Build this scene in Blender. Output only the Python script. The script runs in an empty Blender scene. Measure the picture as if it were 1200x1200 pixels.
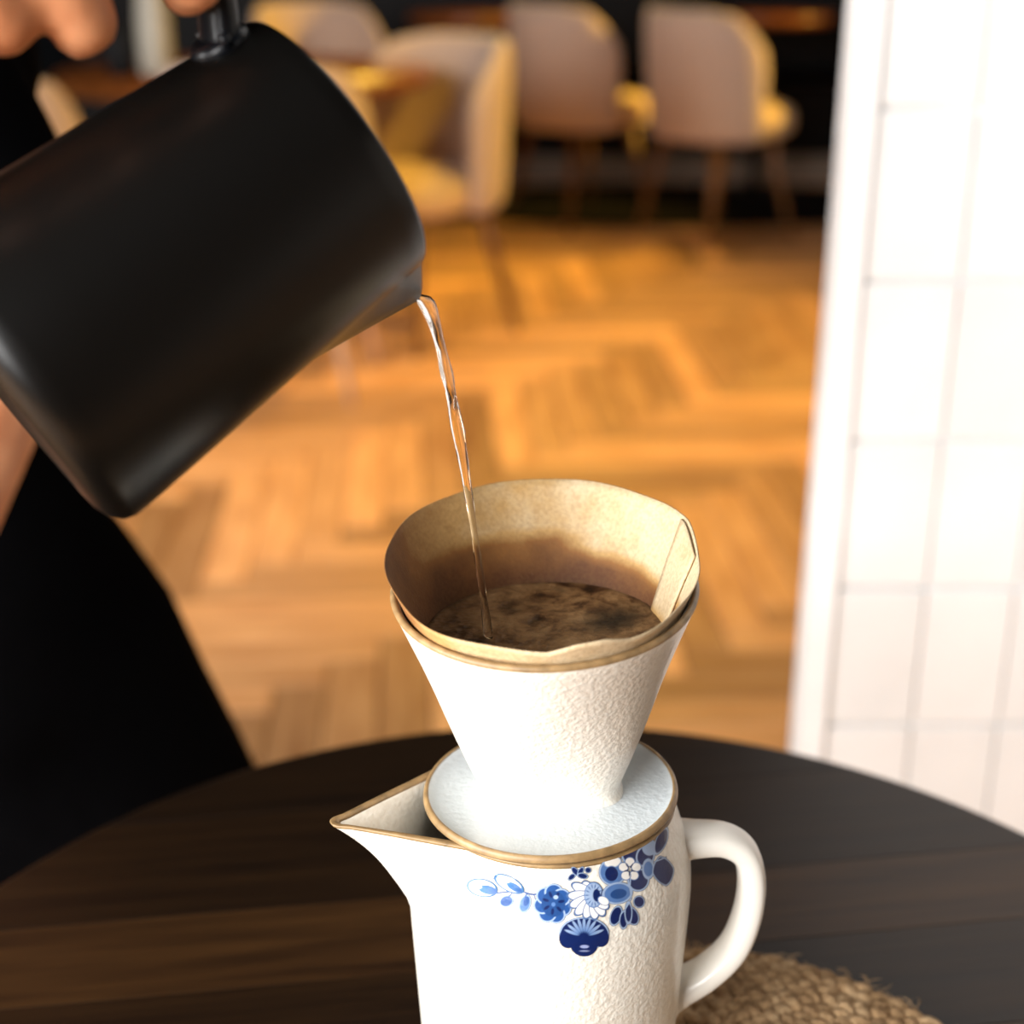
import bpy, bmesh, math, random
import numpy as np
from mathutils import Vector, Matrix
R = math.radians
SC = bpy.context.scene
COL = SC.collection
rnd = random.Random(7)

# ------------------------------------------------------------------ camera
CAM_H, PITCH, FPX = 1.18, R(21.6), 1800.0
cd = bpy.data.cameras.new('camera'); cam = bpy.data.objects.new('camera', cd); COL.objects.link(cam)
cam.location = (0, 0, CAM_H); cam.rotation_euler = (R(90) - PITCH, 0, 0)
cd.sensor_width = 36; cd.lens = 36 * FPX / 1200; cd.clip_start = .02
cd.dof.use_dof = True; cd.dof.focus_distance = .515; cd.dof.aperture_fstop = 6.0
SC.camera = cam
SC.view_settings.view_transform = 'Standard'; SC.view_settings.look = 'None'
SC.view_settings.gamma = 1; SC.view_settings.use_curve_mapping = False
SC.view_settings.exposure = 0.3
# ------------------------------------------------------------------ world and lights
w = bpy.data.worlds.new('world'); SC.world = w; w.use_nodes = True
w.node_tree.nodes['Background'].inputs[0].default_value = (.80, .90, 1, 1)
w.node_tree.nodes['Background'].inputs[1].default_value = 1.0

def light(name, kind, loc, target, energy, color, size=1, size_y=None, spot=None, blend=.6):
    l = bpy.data.lights.new(name, kind); l.energy = energy; l.color = color
    o = bpy.data.objects.new(name, l); COL.objects.link(o); o.location = loc
    o.rotation_euler = (Vector(target) - Vector(loc)).to_track_quat('-Z', 'Y').to_euler()
    if kind == 'AREA':
        l.size = size
        if size_y: l.shape = 'RECTANGLE'; l.size_y = size_y
    else: l.shadow_soft_size = size
    if spot: l.spot_size = R(spot); l.spot_blend = blend
    return o
# daylight through the big window in the left wall, a weaker one behind the camera
light('window_daylight', 'AREA', (-3.32, -.75, 1.55), (0, .35, .95), 205, (1, .985, .96), 1.9, 1.9)
light('front_window_daylight', 'AREA', (-1.6, -1.70, 1.75), (.45, 1.5, .4), 125, (1, .985, .97), 1.5, 1.6)
# ceiling spots warming the far half of the room
WARM = (1, .60, .085)
for n, (loc, tgt, e) in enumerate([((3.0, 6.2, 2.0), (.5, 6.0, .68), 680), ((1.4, 3.3, 2.75), (.45, 3.7, 0), 200),
                                   ((.2, 7.1, 2.6), (-.5, 5.4, .4), 70), ((.9, 5.0, 2.7), (-.3, 4.4, .6), 150)]):
    light('ceiling_spot_light', 'SPOT', loc, tgt, e, WARM, .06, spot=36 if n == 0 else 80, blend=.8)

# ------------------------------------------------------------------ helpers
def lin(c):
    return tuple((x / 255 / 12.92 if x / 255 <= .04045 else ((x / 255 + .055) / 1.055) ** 2.4) for x in c)
def proj(p):
    c, s = math.cos(PITCH), math.sin(PITCH)
    x, y, z = p[..., 0], p[..., 1], p[..., 2] - CAM_H
    f = y * c - z * s; up = y * s + z * c
    return 600 + FPX * x / f, 600 - FPX * up / f
class NT:
    def __init__(s, name):
        s.m = bpy.data.materials.new(name); s.m.use_nodes = True; s.t = s.m.node_tree; s.n = s.t.nodes
        s.b = s.n['Principled BSDF']
    def node(s, kind, **kw):
        n = s.n.new(kind)
        for k, v in kw.items():
            if k in n.inputs: n.inputs[k].default_value = v
            else: setattr(n, k, v)
        return n
    def link(s, a, b): s.t.links.new(a, b)
    def set(s, **kw):
        for k, v in kw.items():
            k = k.replace('_', ' ')
            s.b.inputs[k].default_value = (*v, 1) if isinstance(v, tuple) and len(v) == 3 else v
        return s
    def coords(s, kind='Object', scale=(1, 1, 1)):
        tc = s.node('ShaderNodeTexCoord'); mp = s.node('ShaderNodeMapping'); mp.inputs['Scale'].default_value = scale
        s.link(tc.outputs[kind], mp.inputs[0]); return mp.outputs[0]
    def noise(s, vec, scale, detail=3, rough=.5):
        n = s.node('ShaderNodeTexNoise'); n.inputs['Scale'].default_value = scale
        n.inputs['Detail'].default_value = detail; n.inputs['Roughness'].default_value = rough
        if vec is not None: s.link(vec, n.inputs['Vector'])
        return n.outputs['Fac']
    def ramp(s, fac, stops):
        r = s.node('ShaderNodeValToRGB'); e = r.color_ramp.elements
        while len(e) < len(stops): e.new(.5)
        for el, (p, c) in zip(e, stops): el.position = p; el.color = (*c, 1) if len(c) == 3 else c
        s.link(fac, r.inputs[0]); return r.outputs[0]
    def mix(s, fac, a, b, mode='MIX'):
        m = s.node('ShaderNodeMix', data_type='RGBA', blend_type=mode)
        for v, i in ((fac, 0), (a, 6), (b, 7)):
            if hasattr(v, 'links'): s.link(v, m.inputs[i])
            else: m.inputs[i].default_value = (*v, 1) if isinstance(v, tuple) else v
        return m.outputs[2]
    def bump(s, h, strength, dist):
        b = s.node('ShaderNodeBump'); b.inputs['Strength'].default_value = strength; b.inputs['Distance'].default_value = dist
        s.link(h, b.inputs['Height']); s.link(b.outputs[0], s.b.inputs['Normal'])
    def color(s, c): s.link(c, s.b.inputs['Base Color'])
def simple(name, col, rough=.5, metal=0., var=.12, nscale=30, bump=0, bdist=.001, **kw):
    t = NT(name); t.set(Roughness=rough, Metallic=metal, **kw); v = t.coords()
    f = t.noise(v, nscale)
    t.color(t.ramp(f, [(.3, tuple(x * (1 - var) for x in col)), (.7, tuple(min(1, x * (1 + var)) for x in col))]))
    if bump: t.bump(t.noise(v, nscale * 4), bump, bdist)
    return t.m

def mesh(name, verts, faces, m=None, parent=None, smooth=True, loc=None, rot=None):
    me = bpy.data.meshes.new(name); me.from_pydata([tuple(v) for v in verts], [], faces)
    bm = bmesh.new(); bm.from_mesh(me); bmesh.ops.recalc_face_normals(bm, faces=bm.faces); bm.to_mesh(me); bm.free()
    if smooth: me.polygons.foreach_set('use_smooth', [True] * len(me.polygons))
    if m: me.materials.append(m)
    o = bpy.data.objects.new(name, me); COL.objects.link(o)
    if parent: o.parent = parent
    if loc: o.location = loc
    if rot: o.rotation_euler = rot
    return o
def sharp(o, ang=35):
    me = o.data; bm = bmesh.new(); bm.from_mesh(me)
    for e in bm.edges:
        if len(e.link_faces) == 2 and e.calc_face_angle(0) > R(ang): e.smooth = False
    bm.to_mesh(me); bm.free(); return o
class MB:
    def __init__(s): s.v = []; s.f = []
    def add(s, v, f):
        k = len(s.v); s.v += [tuple(x) for x in v]; s.f += [tuple(i + k for i in q) for q in f]
    def box(s, a, b, bev=0):
        (x0, y0, z0), (x1, y1, z1) = a, b
        if bev:
            k = bev; v = []
            for z, i in ((z0, k), (z0 + k, 0), (z1 - k, 0), (z1, k)):
                v += [(x0 + i, y0 + i, z), (x1 - i, y0 + i, z), (x1 - i, y1 - i, z), (x0 + i, y1 - i, z)]
            f = [(3, 2, 1, 0), (12, 13, 14, 15)]
            for r in range(3):
                for j in range(4): f.append((r * 4 + j, r * 4 + (j + 1) % 4, r * 4 + 4 + (j + 1) % 4, r * 4 + 4 + j))
            s.add(v, f); return
        s.add([(x0, y0, z0), (x1, y0, z0), (x1, y1, z0), (x0, y1, z0), (x0, y0, z1), (x1, y0, z1), (x1, y1, z1), (x0, y1, z1)],
              [(3, 2, 1, 0), (4, 5, 6, 7), (0, 1, 5, 4), (1, 2, 6, 5), (2, 3, 7, 6), (3, 0, 4, 7)])
    def loft(s, rings, cap0=True, cap1=True, closed=True, loop=False):
        n = len(rings[0]); v = [p for r in rings for p in r]; f = []; m = len(rings)
        for i in range(m if loop else m - 1):
            for j in range(n if closed else n - 1):
                a, b = i * n, ((i + 1) % m) * n; f.append((a + j, a + (j + 1) % n, b + (j + 1) % n, b + j))
        if not loop:
            if cap0: f.append(tuple(range(n))[::-1])
            if cap1: f.append(tuple((m - 1) * n + j for j in range(n)))
        s.add(v, f)
    def build(s, name, m=None, parent=None, **k): return mesh(name, s.v, s.f, m, parent, **k)
def circ(r, z, n=48, cx=0, cy=0): return [(cx + r * math.cos(2 * math.pi * i / n), cy + r * math.sin(2 * math.pi * i / n), z) for i in range(n)]
def lathe(name, prof, m, parent=None, n=48, **k):
    b = MB(); b.loft([circ(max(r, 1e-5), z, n) for r, z in prof]); return b.build(name, m, parent, **k)
def tube_rings(pts, radii, n=12, up=Vector((0, 0, 1))):
    pts = [Vector(p) for p in pts]; out = []
    for i, p in enumerate(pts):
        t = (pts[min(i + 1, len(pts) - 1)] - pts[max(i - 1, 0)]).normalized()
        x = up.cross(t)
        if x.length < 1e-4: x = Vector((1, 0, 0)).cross(t)
        x.normalize(); y = t.cross(x)
        r = radii[i] if isinstance(radii, (list, tuple)) else radii
        rx, ry = r if isinstance(r, (list, tuple)) else (r, r)
        out.append([tuple(p + x * rx * math.cos(2 * math.pi * j / n) + y * ry * math.sin(2 * math.pi * j / n)) for j in range(n)])
    return out
def spline(P, n):                                                    # catmull-rom
    P = [Vector(p) for p in P]; P = [P[0] * 2 - P[1]] + P + [P[-1] * 2 - P[-2]]; out = []
    for i in range(1, len(P) - 2):
        for k in range(n):
            t = k / n; a, b, c, d = P[i - 1:i + 3]
            out.append(.5 * ((2 * b) + (c - a) * t + (2 * a - 5 * b + 4 * c - d) * t * t + (3 * b - a - 3 * c + d) * t ** 3))
    out.append(P[-2]); return out
def tag(o, label=None, cat=None, group=None, kind=None):
    if label: o['label'] = label
    if cat: o['category'] = cat
    if group: o['group'] = group
    if kind: o['kind'] = kind
    return o
def thing(name, loc, label, cat, group=None, rz=0):
    o = bpy.data.objects.new(name, None); COL.objects.link(o); o.location = loc; o.rotation_euler = (0, 0, rz)
    o.empty_display_size = .05; return tag(o, label, cat, group)
def copy_tree(o, parent=None):
    c = o.copy(); COL.objects.link(c); c.parent = parent
    for ch in [x for x in list(o.children)]: copy_tree(ch, c)
    return c
def sstep(a, b, x):
    t = np.clip((x - a) / (b - a), 0, 1); return t * t * (3 - 2 * t)

# ------------------------------------------------------------------ materials
def wood(name, c1, c2, rough=.35, use_tint=True, scale=(1.2, 9, 1), coord='UV', tint=(.62, 1.25), spec=.5):
    t = NT(name); t.set(Roughness=rough); t.b.inputs['Specular IOR Level'].default_value = spec
    v = t.coords(coord, scale); f = t.noise(v, 3.5, 5, .6)
    c = t.ramp(f, [(.3, c1), (.7, c2)])
    if use_tint:
        a = t.node('ShaderNodeAttribute', attribute_name='tint'); mr = t.node('ShaderNodeMapRange')
        mr.inputs['To Min'].default_value, mr.inputs['To Max'].default_value = tint
        t.link(a.outputs['Fac'], mr.inputs[0]); cb = t.node('ShaderNodeCombineColor')
        for i in range(3): t.link(mr.outputs[0], cb.inputs[i])
        c = t.mix(1.0, c, cb.outputs[0], 'MULTIPLY')
    t.color(c); t.bump(f, .12, .002); return t.m
M = {}
M['parquet'] = wood('oak parquet', lin((190, 136, 92)), lin((242, 192, 142)), .32, tint=(.56, 1.36))
M['grout_dark'] = simple('floor substrate', (.03, .018, .01), .9)
M['table'] = wood('dark stained tabletop wood', lin((26, 13, 4)), lin((50, 31, 12)), .42, True, (2, 30, 1), 'UV', (.35, 2.2), .3)
M['black_metal'] = simple('black metal', (.01, .01, .01), .45)
t = NT('glazed white wall tile'); t.set(Roughness=.16); v = t.coords()
a = t.node('ShaderNodeAttribute', attribute_name='tint')
oi = t.node('ShaderNodeObjectInfo')
t.color(t.mix(.35, t.ramp(oi.outputs['Random'], [(0, lin((238, 239, 239))), (1, lin((250, 250, 250)))]), t.ramp(t.noise(v, 14), [(.3, lin((228, 229, 229))), (.7, lin((250, 250, 248)))])))
t.bump(t.noise(v, 9, 2), .35, .004); M['tile'] = t.m
M['grout'] = simple('pale grout', lin((236, 237, 238)), .85)
M['white_trim'] = simple('white edge trim', lin((250, 250, 250)), .35, var=.02)
M['plaster'] = simple('white plaster', lin((226, 220, 210)), .8, var=.05)
M['warm_wall'] = simple('warm brown wall paint', lin((92, 78, 66)), .85, var=.05)
M['dark_wall'] = simple('dark navy wall paint', lin((9, 13, 17)), .8)
M['panel'] = wood('orange wood panelling', lin((120, 66, 22)), lin((176, 104, 44)), .5, False, (3, 3, .5), 'Object')
M['grey_plinth'] = simple('grey plinth', lin((150, 140, 130)), .6)
M['floor_sheet'] = simple('near-black matte', (.004, .003, .003), 1, nscale=200, bump=.4)
M['black_leather'] = simple('black upholstery', (.008, .008, .009), .5)
def fabric(name, col):
    t = NT(name); t.set(Roughness=.9); t.b.inputs['Sheen Weight'].default_value = .4; v = t.coords()
    t.color(t.ramp(t.noise(v, 60), [(.3, tuple(x * .85 for x in col)), (.7, col)])); t.bump(t.noise(v, 400), .3, .001); return t.m
M['pink_fabric'] = fabric('dusty beige velvet', lin((196, 172, 156)))
M['seat_fabric'] = fabric('cream velvet', lin((222, 190, 140)))
M['chair_leg'] = wood('chair leg wood', lin((92, 60, 30)), lin((130, 90, 48)), .45, False, (8, 8, 1), 'Object')
M['pale_leg'] = simple('pale painted leg', lin((205, 170, 140)), .5)
M['brass'] = simple('brass wire', lin((170, 110, 50)), .35, .9)

for k_ in ('dark_wall', 'black_leather', 'floor_sheet', 'black_metal'): M[k_].node_tree.nodes['Principled BSDF'].inputs['Specular IOR Level'].default_value = .12
# ceramic with orange-peel speckled glaze
def glaze(name, col, bump, speck=True):
    t = NT(name); t.set(Roughness=.30); t.b.inputs['Coat Weight'].default_value = .25; t.b.inputs['Coat Roughness'].default_value = .12
    v = t.coords(); f = t.noise(v, 520, 1.5, .5); g = t.noise(v, 25, 3)
    c = t.ramp(g, [(.3, tuple(x * .96 for x in col)), (.7, col)])
    if speck: c = t.mix(t.ramp(f, [(.42, (.16,) * 3), (.56, (0,) * 3)]), c, lin((196, 176, 150)))
    t.color(c); t.bump(f, bump, .0016); return t.m
M['glaze'] = glaze('cream white speckled glaze', lin((236, 230, 218)), .30)
M['glaze_smooth'] = glaze('smooth cream glaze', lin((240, 235, 225)), .04, False)
M['glaze_grey'] = glaze('cool white glaze', lin((196, 203, 206)), .16, False)
M['rim_brown'] = simple('unglazed golden brown rim', lin((144, 116, 78)), .45, var=.3, nscale=200)
M['kettle'] = NT('matte black powder coat'); tk = M['kettle']
tk.set(Roughness=.34, Base_Color=(.003, .0026, .0022)); tk.b.inputs['Specular IOR Level'].default_value = .24
tk.bump(tk.noise(tk.coords(), 1400, 1), .05, .0004); M['kettle'] = tk.m
M['kettle_gloss'] = simple('gloss black handle', (.003, .004, .006), .33)
M['kettle_gloss'].node_tree.nodes['Principled BSDF'].inputs['Specular IOR Level'].default_value = .3
M['steel'] = simple('brushed steel', (.5, .5, .5), .3, 1)
M['cloth'] = NT('black cotton'); tc = M['cloth']; tc.set(Roughness=.95, Base_Color=(.0012, .0012, .0016)); tc.b.inputs['Specular IOR Level'].default_value = .03
tc.bump(tc.noise(tc.coords(), 9), .5, .02); M['cloth'] = tc.m
t = NT('skin'); t.set(Roughness=.5); t.b.inputs['Subsurface Weight'].default_value = .12; t.b.inputs['Subsurface Radius'].default_value = (.01, .004, .002); t.b.inputs['Subsurface Scale'].default_value = .6
v = t.coords(); t.color(t.ramp(t.noise(v, 38, 3), [(.3, lin((176, 112, 74))), (.7, lin((204, 144, 104)))])); t.bump(t.noise(v, 260), .2, .0008); M['skin'] = t.m
M['hair'] = simple('dark brown hair', (.02, .012, .008), .6, nscale=80, bump=.5)

# ------------------------------------------------------------------ the setting
def plank_mesh(x0, y0, lx, ly, rot, z1, jit):
    """one bevelled plank, world placed; returns verts, faces, uvs(long axis)"""
    g = .0012; b = .0025; zt = z1 + jit
    X0, X1, Y0, Y1 = x0 + g, x0 + lx - g, y0 + g, y0 + ly - g
    v = [(X0, Y0, -.012), (X1, Y0, -.012), (X1, Y1, -.012), (X0, Y1, -.012), (X0, Y0, zt - b), (X1, Y0, zt - b), (X1, Y1, zt - b), (X0, Y1, zt - b),
         (X0 + b, Y0 + b, zt), (X1 - b, Y0 + b, zt), (X1 - b, Y1 - b, zt), (X0 + b, Y1 - b, zt)]
    f = [(8, 9, 10, 11)] + [(i, (i + 1) % 4, 4 + (i + 1) % 4, 4 + i) for i in range(4)] + [(4 + i, 4 + (i + 1) % 4, 8 + (i + 1) % 4, 8 + i) for i in range(4)]
    ou, ov = rnd.uniform(0, 50), rnd.uniform(0, 50)
    uv = [((x - x0, y - y0) if lx > ly else (y - y0, x - x0)) for x, y, z in v]; uv = [(a + ou, c + ov) for a, c in uv]
    cr, sr = math.cos(rot), math.sin(rot)
    v = [(x * cr - y * sr, x * sr + y * cr, z) for x, y, z in v]
    return v, f, uv
def finish_plank(name, v, f, uv, tint, m, parent, kind=None):
    me = bpy.data.meshes.new(name); me.from_pydata(v, [], f)
    ul = me.uv_layers.new(name='UVMap'); idx = [l.vertex_index for l in me.loops]
    ul.data.foreach_set('uv', [c for i in idx for c in uv[i]])
    at = me.attributes.new('tint', 'FLOAT', 'POINT'); at.data.foreach_set('value', tint)
    me.materials.append(m); o = bpy.data.objects.new(name, me); COL.objects.link(o); o.parent = parent
    if kind: o['kind'] = kind
    return o
fb = MB(); fb.box((-3.6, -1.8, -.10), (3.6, 7.9, -.009)); floor = tag(fb.build('floor', M['grout_dark'], smooth=False), kind='structure')
W_, L_ = .085, .60; ROT = R(3.5); cand = []
for i in range(-110, 111):
    for j in range(-12, 13):
        ox, oy = i * W_ + j * L_, i * W_ - j * L_ + 3.0
        cand.append((ox, oy, L_, W_)); cand.append((ox - W_, oy, W_, L_))
vis, rest = [], []
for x, y, lx, ly in cand:
    cx, cy = x + lx / 2, y + ly / 2; wx, wy = cx * math.cos(ROT) - cy * math.sin(ROT), cx * math.sin(ROT) + cy * math.cos(ROT)
    if not (-3.25 < wx < 3.25 and -1.4 < wy < 7.5): continue
    px, py = proj(np.array([wx, wy, 0.]))
    s_ = -80 < px < 1010 and -10 < py < 960 and wy > 1
    (vis if s_ else rest).append((wy, x, y, lx, ly))
vis.sort(); rest += vis[290:]; vis = vis[:290]
for _, x, y, lx, ly in vis:
    v, f, uv = plank_mesh(x, y, lx, ly, ROT, 0, rnd.uniform(-.0006, .0004))
    finish_plank('plank', v, f, uv, [rnd.random()] * len(v), M['parquet'], floor)
V, F_, U, T = [], [], [], []
for _, x, y, lx, ly in rest:
    v, f, uv = plank_mesh(x, y, lx, ly, ROT, 0, rnd.uniform(-.0006, .0004)); k = len(V); tt = rnd.random()
    V += v; F_ += [tuple(i + k for i in q) for q in f]; U += uv; T += [tt] * len(v)
finish_plank('outer_planks', V, F_, U, T, M['parquet'], floor, 'stuff')

def struct(name, boxes, m, bev=0, parent=None):
    b = MB()
    for p, q in boxes: b.box(p, q, bev)
    o = b.build(name, m, parent, smooth=False)
    if not parent: o['kind'] = 'structure'
    return o
struct('ceiling', [((-3.6, -1.8, 2.9), (3.6, 7.9, 3.0))], M['dark_wall'])
struct('wall_left', [((-3.6, -1.8, 0), (-3.4, -1.75, 2.9)), ((-3.6, .25, 0), (-3.4, 7.9, 2.9)), ((-3.6, -1.75, 0), (-3.4, .25, .55)), ((-3.6, -1.75, 2.55), (-3.4, .25, 2.9))], M['warm_wall'])
struct('wall_right', [((3.4, -1.8, 0), (3.6, 7.9, 2.9))], M['plaster'])
struct('wall_back', [((-3.4, 7.6, 0), (3.4, 7.8, 2.9))], M['dark_wall'])
# front wall (behind the camera) with a window opening
struct('wall_front', [((-3.4, -1.95, 0), (3.4, -1.78, .85)), ((-3.4, -1.95, 2.65), (3.4, -1.78, 2.9)), ((-3.4, -1.95, .85), (-2.5, -1.78, 2.65)), ((-.7, -1.95, .85), (3.4, -1.78, 2.65))], M['warm_wall'])
struct('window_1', [((-2.5, -1.90, .85), (-2.44, -1.84, 2.65)), ((-.76, -1.90, .85), (-.70, -1.84, 2.65)), ((-2.5, -1.90, .85), (-.7, -1.84, .91)), ((-2.5, -1.90, 2.59), (-.7, -1.84, 2.65)), ((-1.63, -1.90, .9), (-1.57, -1.84, 2.6))], M['white_trim'])
struct('window_2', [((-3.56, -1.75, .55), (-3.50, -1.69, 2.55)), ((-3.56, .19, .55), (-3.50, .25, 2.55)), ((-3.56, -1.75, .55), (-3.50, .25, .61)), ((-3.56, -1.75, 2.49), (-3.50, .25, 2.55)), ((-3.56, -.78, .6), (-3.50, -.72, 2.5))], M['white_trim'])

# tiled wall end at the right of the table: tiles are parts
WX, WY = .2500, 1.15
tw, thh, gz = .0735, .128, .0022
wt = struct('wall_tiled', [((WX, WY + .006, 0), (WX + 1.25, WY + .06, 2.9))], M['grout'])
tm = bpy.data.meshes.new('tile'); bb = MB(); bb.box((0, -.006, 0), (tw - gz, .003, thh - gz), .0022)
tm.from_pydata(bb.v, [], bb.f); tm.materials.append(M['tile'])
x = WX + .018
ncol = 0
while x + tw < WX + 1.24 and ncol < 16:
    for r in range(18):
        z = .018 + r * thh
        if z + thh > 2.4: continue
        o = bpy.data.objects.new('tile', tm); COL.objects.link(o); o.parent = wt
        o.location = (x, WY + .006, z); o.rotation_euler = (R(rnd.uniform(-.5, .5)), 0, R(rnd.uniform(-.5, .5)))
    x += tw; ncol += 1
tr = MB(); tr.box((WX - .006, WY - .004, 0), (WX + .016, WY + .01, 2.9), .002); tr.build('edge_trim', M['white_trim'], wt, smooth=False)

# far wall: wood panelling on its right half, a skirting board, dark bench below
pn = struct('trim_1', [((1.0, 7.52, .9), (3.4, 7.6, 2.9))], M['panel'])
struct('baseboard_back', [((-3.4, 7.56, 0), (3.4, 7.6, .10))], M['black_metal'])

# ------------------------------------------------------------------ round table in the foreground
TX, TY, TR = .022, .457, .305
tab = thing('round_table', (TX, TY, 0), 'round dark brown wooden table under the jug and placemat', 'table')
ang = R(8.0); edges = [-.32]; widths = [.075, .072, .078, .070, .076, .058, .085, .074, .076]
for wd in widths: edges.append(edges[-1] + wd)
sh = .5 * (edges[-1] + edges[0]); edges = [-.306, -.2, -.12, -.04, .03, .096, .151, .232, .306]
tints = [.3, .45, .2, .42, .15, .62, .1, .04]
for k in range(len(edges) - 1):
    y0, y1 = max(edges[k], -TR + 1e-4) + .00008, min(edges[k + 1], TR - 1e-4) - .00008
    N = 28; lo, hi = [], []
    def half(y, r): return math.sqrt(max(r * r - y * y, 1e-9))
    ysr = [y0 + (y1 - y0) * i / N for i in range(N + 1)]
    def outline(r, e):
        a = [(half(y, r), y) for y in [min(max(q, y0 + e), y1 - e) for q in ysr]]; b_ = [(-half(y, r), y) for y in [min(max(q, y0 + e), y1 - e) for q in ysr][::-1]]
        return a + b_
    rings = []
    for r, e, z in ((TR - .004, 0, .722), (TR, 0, .726), (TR, 0, .747), (TR - .0009, .00002, .7492), (TR - .003, .0002, .75)):
        rings.append([(x_, y_, z) for x_, y_ in outline(r, e)])
    b = MB(); b.loft(rings); vv = b.v
    uv = [(q[0], q[1] + k * 3.3) for q in vv]; cr, sr = math.cos(ang), math.sin(ang)
    vv = [(q[0] * cr - q[1] * sr, q[0] * sr + q[1] * cr, q[2]) for q in vv]
    o = finish_plank('board', vv, b.f, uv, [tints[k]] * len(vv), M['table'], tab)
lathe('pedestal', [(.0, .0221), (.035, .0221), (.035, .03), (.028, .05), (.028, .68), (.035, .70), (.12, .715), (.12, .722), (0, .722)], M['black_metal'], tab)
lathe('base', [(0, 0), (.22, 0), (.225, .006), (.22, .014), (.04, .022), (0, .022)], M['black_metal'], tab)

# ------------------------------------------------------------------ braided jute placemat
t = NT('jute fibre'); t.set(Roughness=.9); v = t.coords(); f = t.noise(v, 500, 4, .7)
t.color(t.ramp(t.mix(.5, f, t.noise(v, 60)), [(.3, lin((112, 82, 52))), (.5, lin((168, 134, 94))), (.72, lin((214, 184, 144)))])); t.bump(f, .8, .002); M['jute'] = t.m
mat_ = thing('jute_placemat', (.072, .428, .75), 'round braided tan jute placemat lying under the white jug', 'placemat')
def stitch(mb, c, d, L, rr, hh, tilt):
    """one leaf-shaped strand bundle of a braid, along d"""
    n = 8; m = 6; side = Vector((-d.y, d.x, 0)); dd = (d * math.cos(tilt) + side * math.sin(tilt)); sd = Vector((-dd.y, dd.x, 0)); rings = []
    for i in range(m + 1):
        u = i / m; rad = math.sin(math.pi * min(max(u, .04), .96)) ** .6
        p = c + dd * (u - .5) * L + Vector((0, 0, hh * .25 * math.sin(math.pi * u)))
        rings.append([tuple(p + sd * rr * rad * math.cos(2 * math.pi * j / n) + Vector((0, 0, 1)) * hh * rad * math.sin(2 * math.pi * j / n)) for j in range(n)])
    mb.loft(rings)
ring_w = .0100
for k in range(12):
    r = .126 - ring_w * (k + .5); mb = MB(); n = max(6, int(2 * math.pi * r / .0078))
    if r < .01: n = 6
    for i in range(n):
        for side in (1, -1):
            th = 2 * math.pi * (i + (.25 if side > 0 else .75)) / n + k * .37
            c = Vector((math.cos(th), math.sin(th), 0)); d = Vector((-math.sin(th), math.cos(th), 0))
            stitch(mb, c * (r + side * .0024 + rnd.uniform(-.0009, .0009)) + Vector((0, 0, .0042 + rnd.uniform(-.0004, .0006))), d, .0135 + rnd.uniform(-.002, .002), .0033 + rnd.uniform(-.0004, .0005), .0034 + rnd.uniform(-.0003, .0008), side * R(26 + rnd.uniform(-9, 9)))
    mb.build('braid_ring', M['jute'], mat_)
mb = MB()
for i in range(1100):                                                   # loose hairs
    th = rnd.uniform(0, 2 * math.pi); r = .127 * math.sqrt(rnd.random()) if i % 3 else rnd.uniform(.118, .127)
    p = Vector((r * math.cos(th), r * math.sin(th), .0075)); a_ = rnd.uniform(0, 6.28); l = rnd.uniform(.004, .010)
    q = p + Vector((math.cos(a_) * l * .6, math.sin(a_) * l * .6, rnd.uniform(-.0005, .0022))); e = q + Vector((math.cos(a_ + .6) * l * .4, math.sin(a_ + .6) * l * .4, -.001))
    mb.loft(tube_rings([p, q, e], [.00022, .0002, .0001], 4))
o = mb.build('loose_fibres', M['jute'], mat_); o['kind'] = 'stuff'

# ------------------------------------------------------------------ jug
JX, JY, JZ = .0137, .4717, .7585
jug = thing('ceramic_jug', (JX, JY, JZ), 'white ceramic jug with blue flower print, wide spout and loop handle', 'jug')
SPA = R(-165.5)      # spout azimuth
TIPD = .0790
def prof_r(z):      # outer radius above base, z 0..0.1265
    pts = [(0, .0435), (.004, .0462), (.02, .0474), (.06, .0497), (.085, .0511), (.098, .0513), (.107, .0500), (.116, .0468), (.1225, .0449), (.1265, .0440)]
    return float(np.interp(z, [p[0] for p in pts], [p[1] for p in pts]))
def smooth_prof(z): return sum(prof_r(min(max(z + d, 0), .1265)) for d in (-.006, -.003, 0, .003, .006)) / 5 if .004 < z < .1215 else prof_r(z)
def hull_r(th, Rr, D, r0):
    """polar radius of a circle with a wedge running out to a small rounded tip"""
    if D <= Rr - r0 + 1e-5: return Rr
    c, s_ = math.cos(th), math.sin(th); best = Rr
    if c <= 0: return Rr
    wf = R(35) if th > 0 else R(42)
    disc = r0 * r0 - (D * s_) ** 2
    if disc > 0: best = max(best, D * c + math.sqrt(disc))
    if abs(th) < wf:
        P = (D - r0 * .1, r0 * .97); Q = (Rr * math.cos(wf), Rr * math.sin(wf)); dx, dy = Q[0] - P[0], Q[1] - P[1]; s_ = abs(s_); den = c * dy - s_ * dx
        if den > 1e-9:
            r_ = (P[0] * dy - P[1] * dx) / den
            if r_ < D + r0: best = max(best, r_)
            else: best = max(best, min(D, best))
    return best
def jug_ring(z, off=0., n=144, zz=None):
    Rr = smooth_prof(z) - off; f = float(np.clip((z - .086) / (.1265 - .086), 0, 1)); f = f ** 1.35 * (1 - .12 * f * (1 - f))
    D = (Rr - .004) + (TIPD - .0035 - Rr + .004 - off * .3) * f
    out = []
    for i in range(n):
        u = -math.pi + 2 * math.pi * i / n; th = u - .55 * math.sin(u) * f * 1.0      # denser near the spout
        r = hull_r(th, Rr, D, .0035 - off * .4) if f > 0 else Rr
        lift = .0010 * f * math.exp(-(th / .35) ** 2)
        out.append((r * math.cos(th + SPA), r * math.sin(th + SPA), (zz if zz is not None else z) + lift))
    return out
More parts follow.
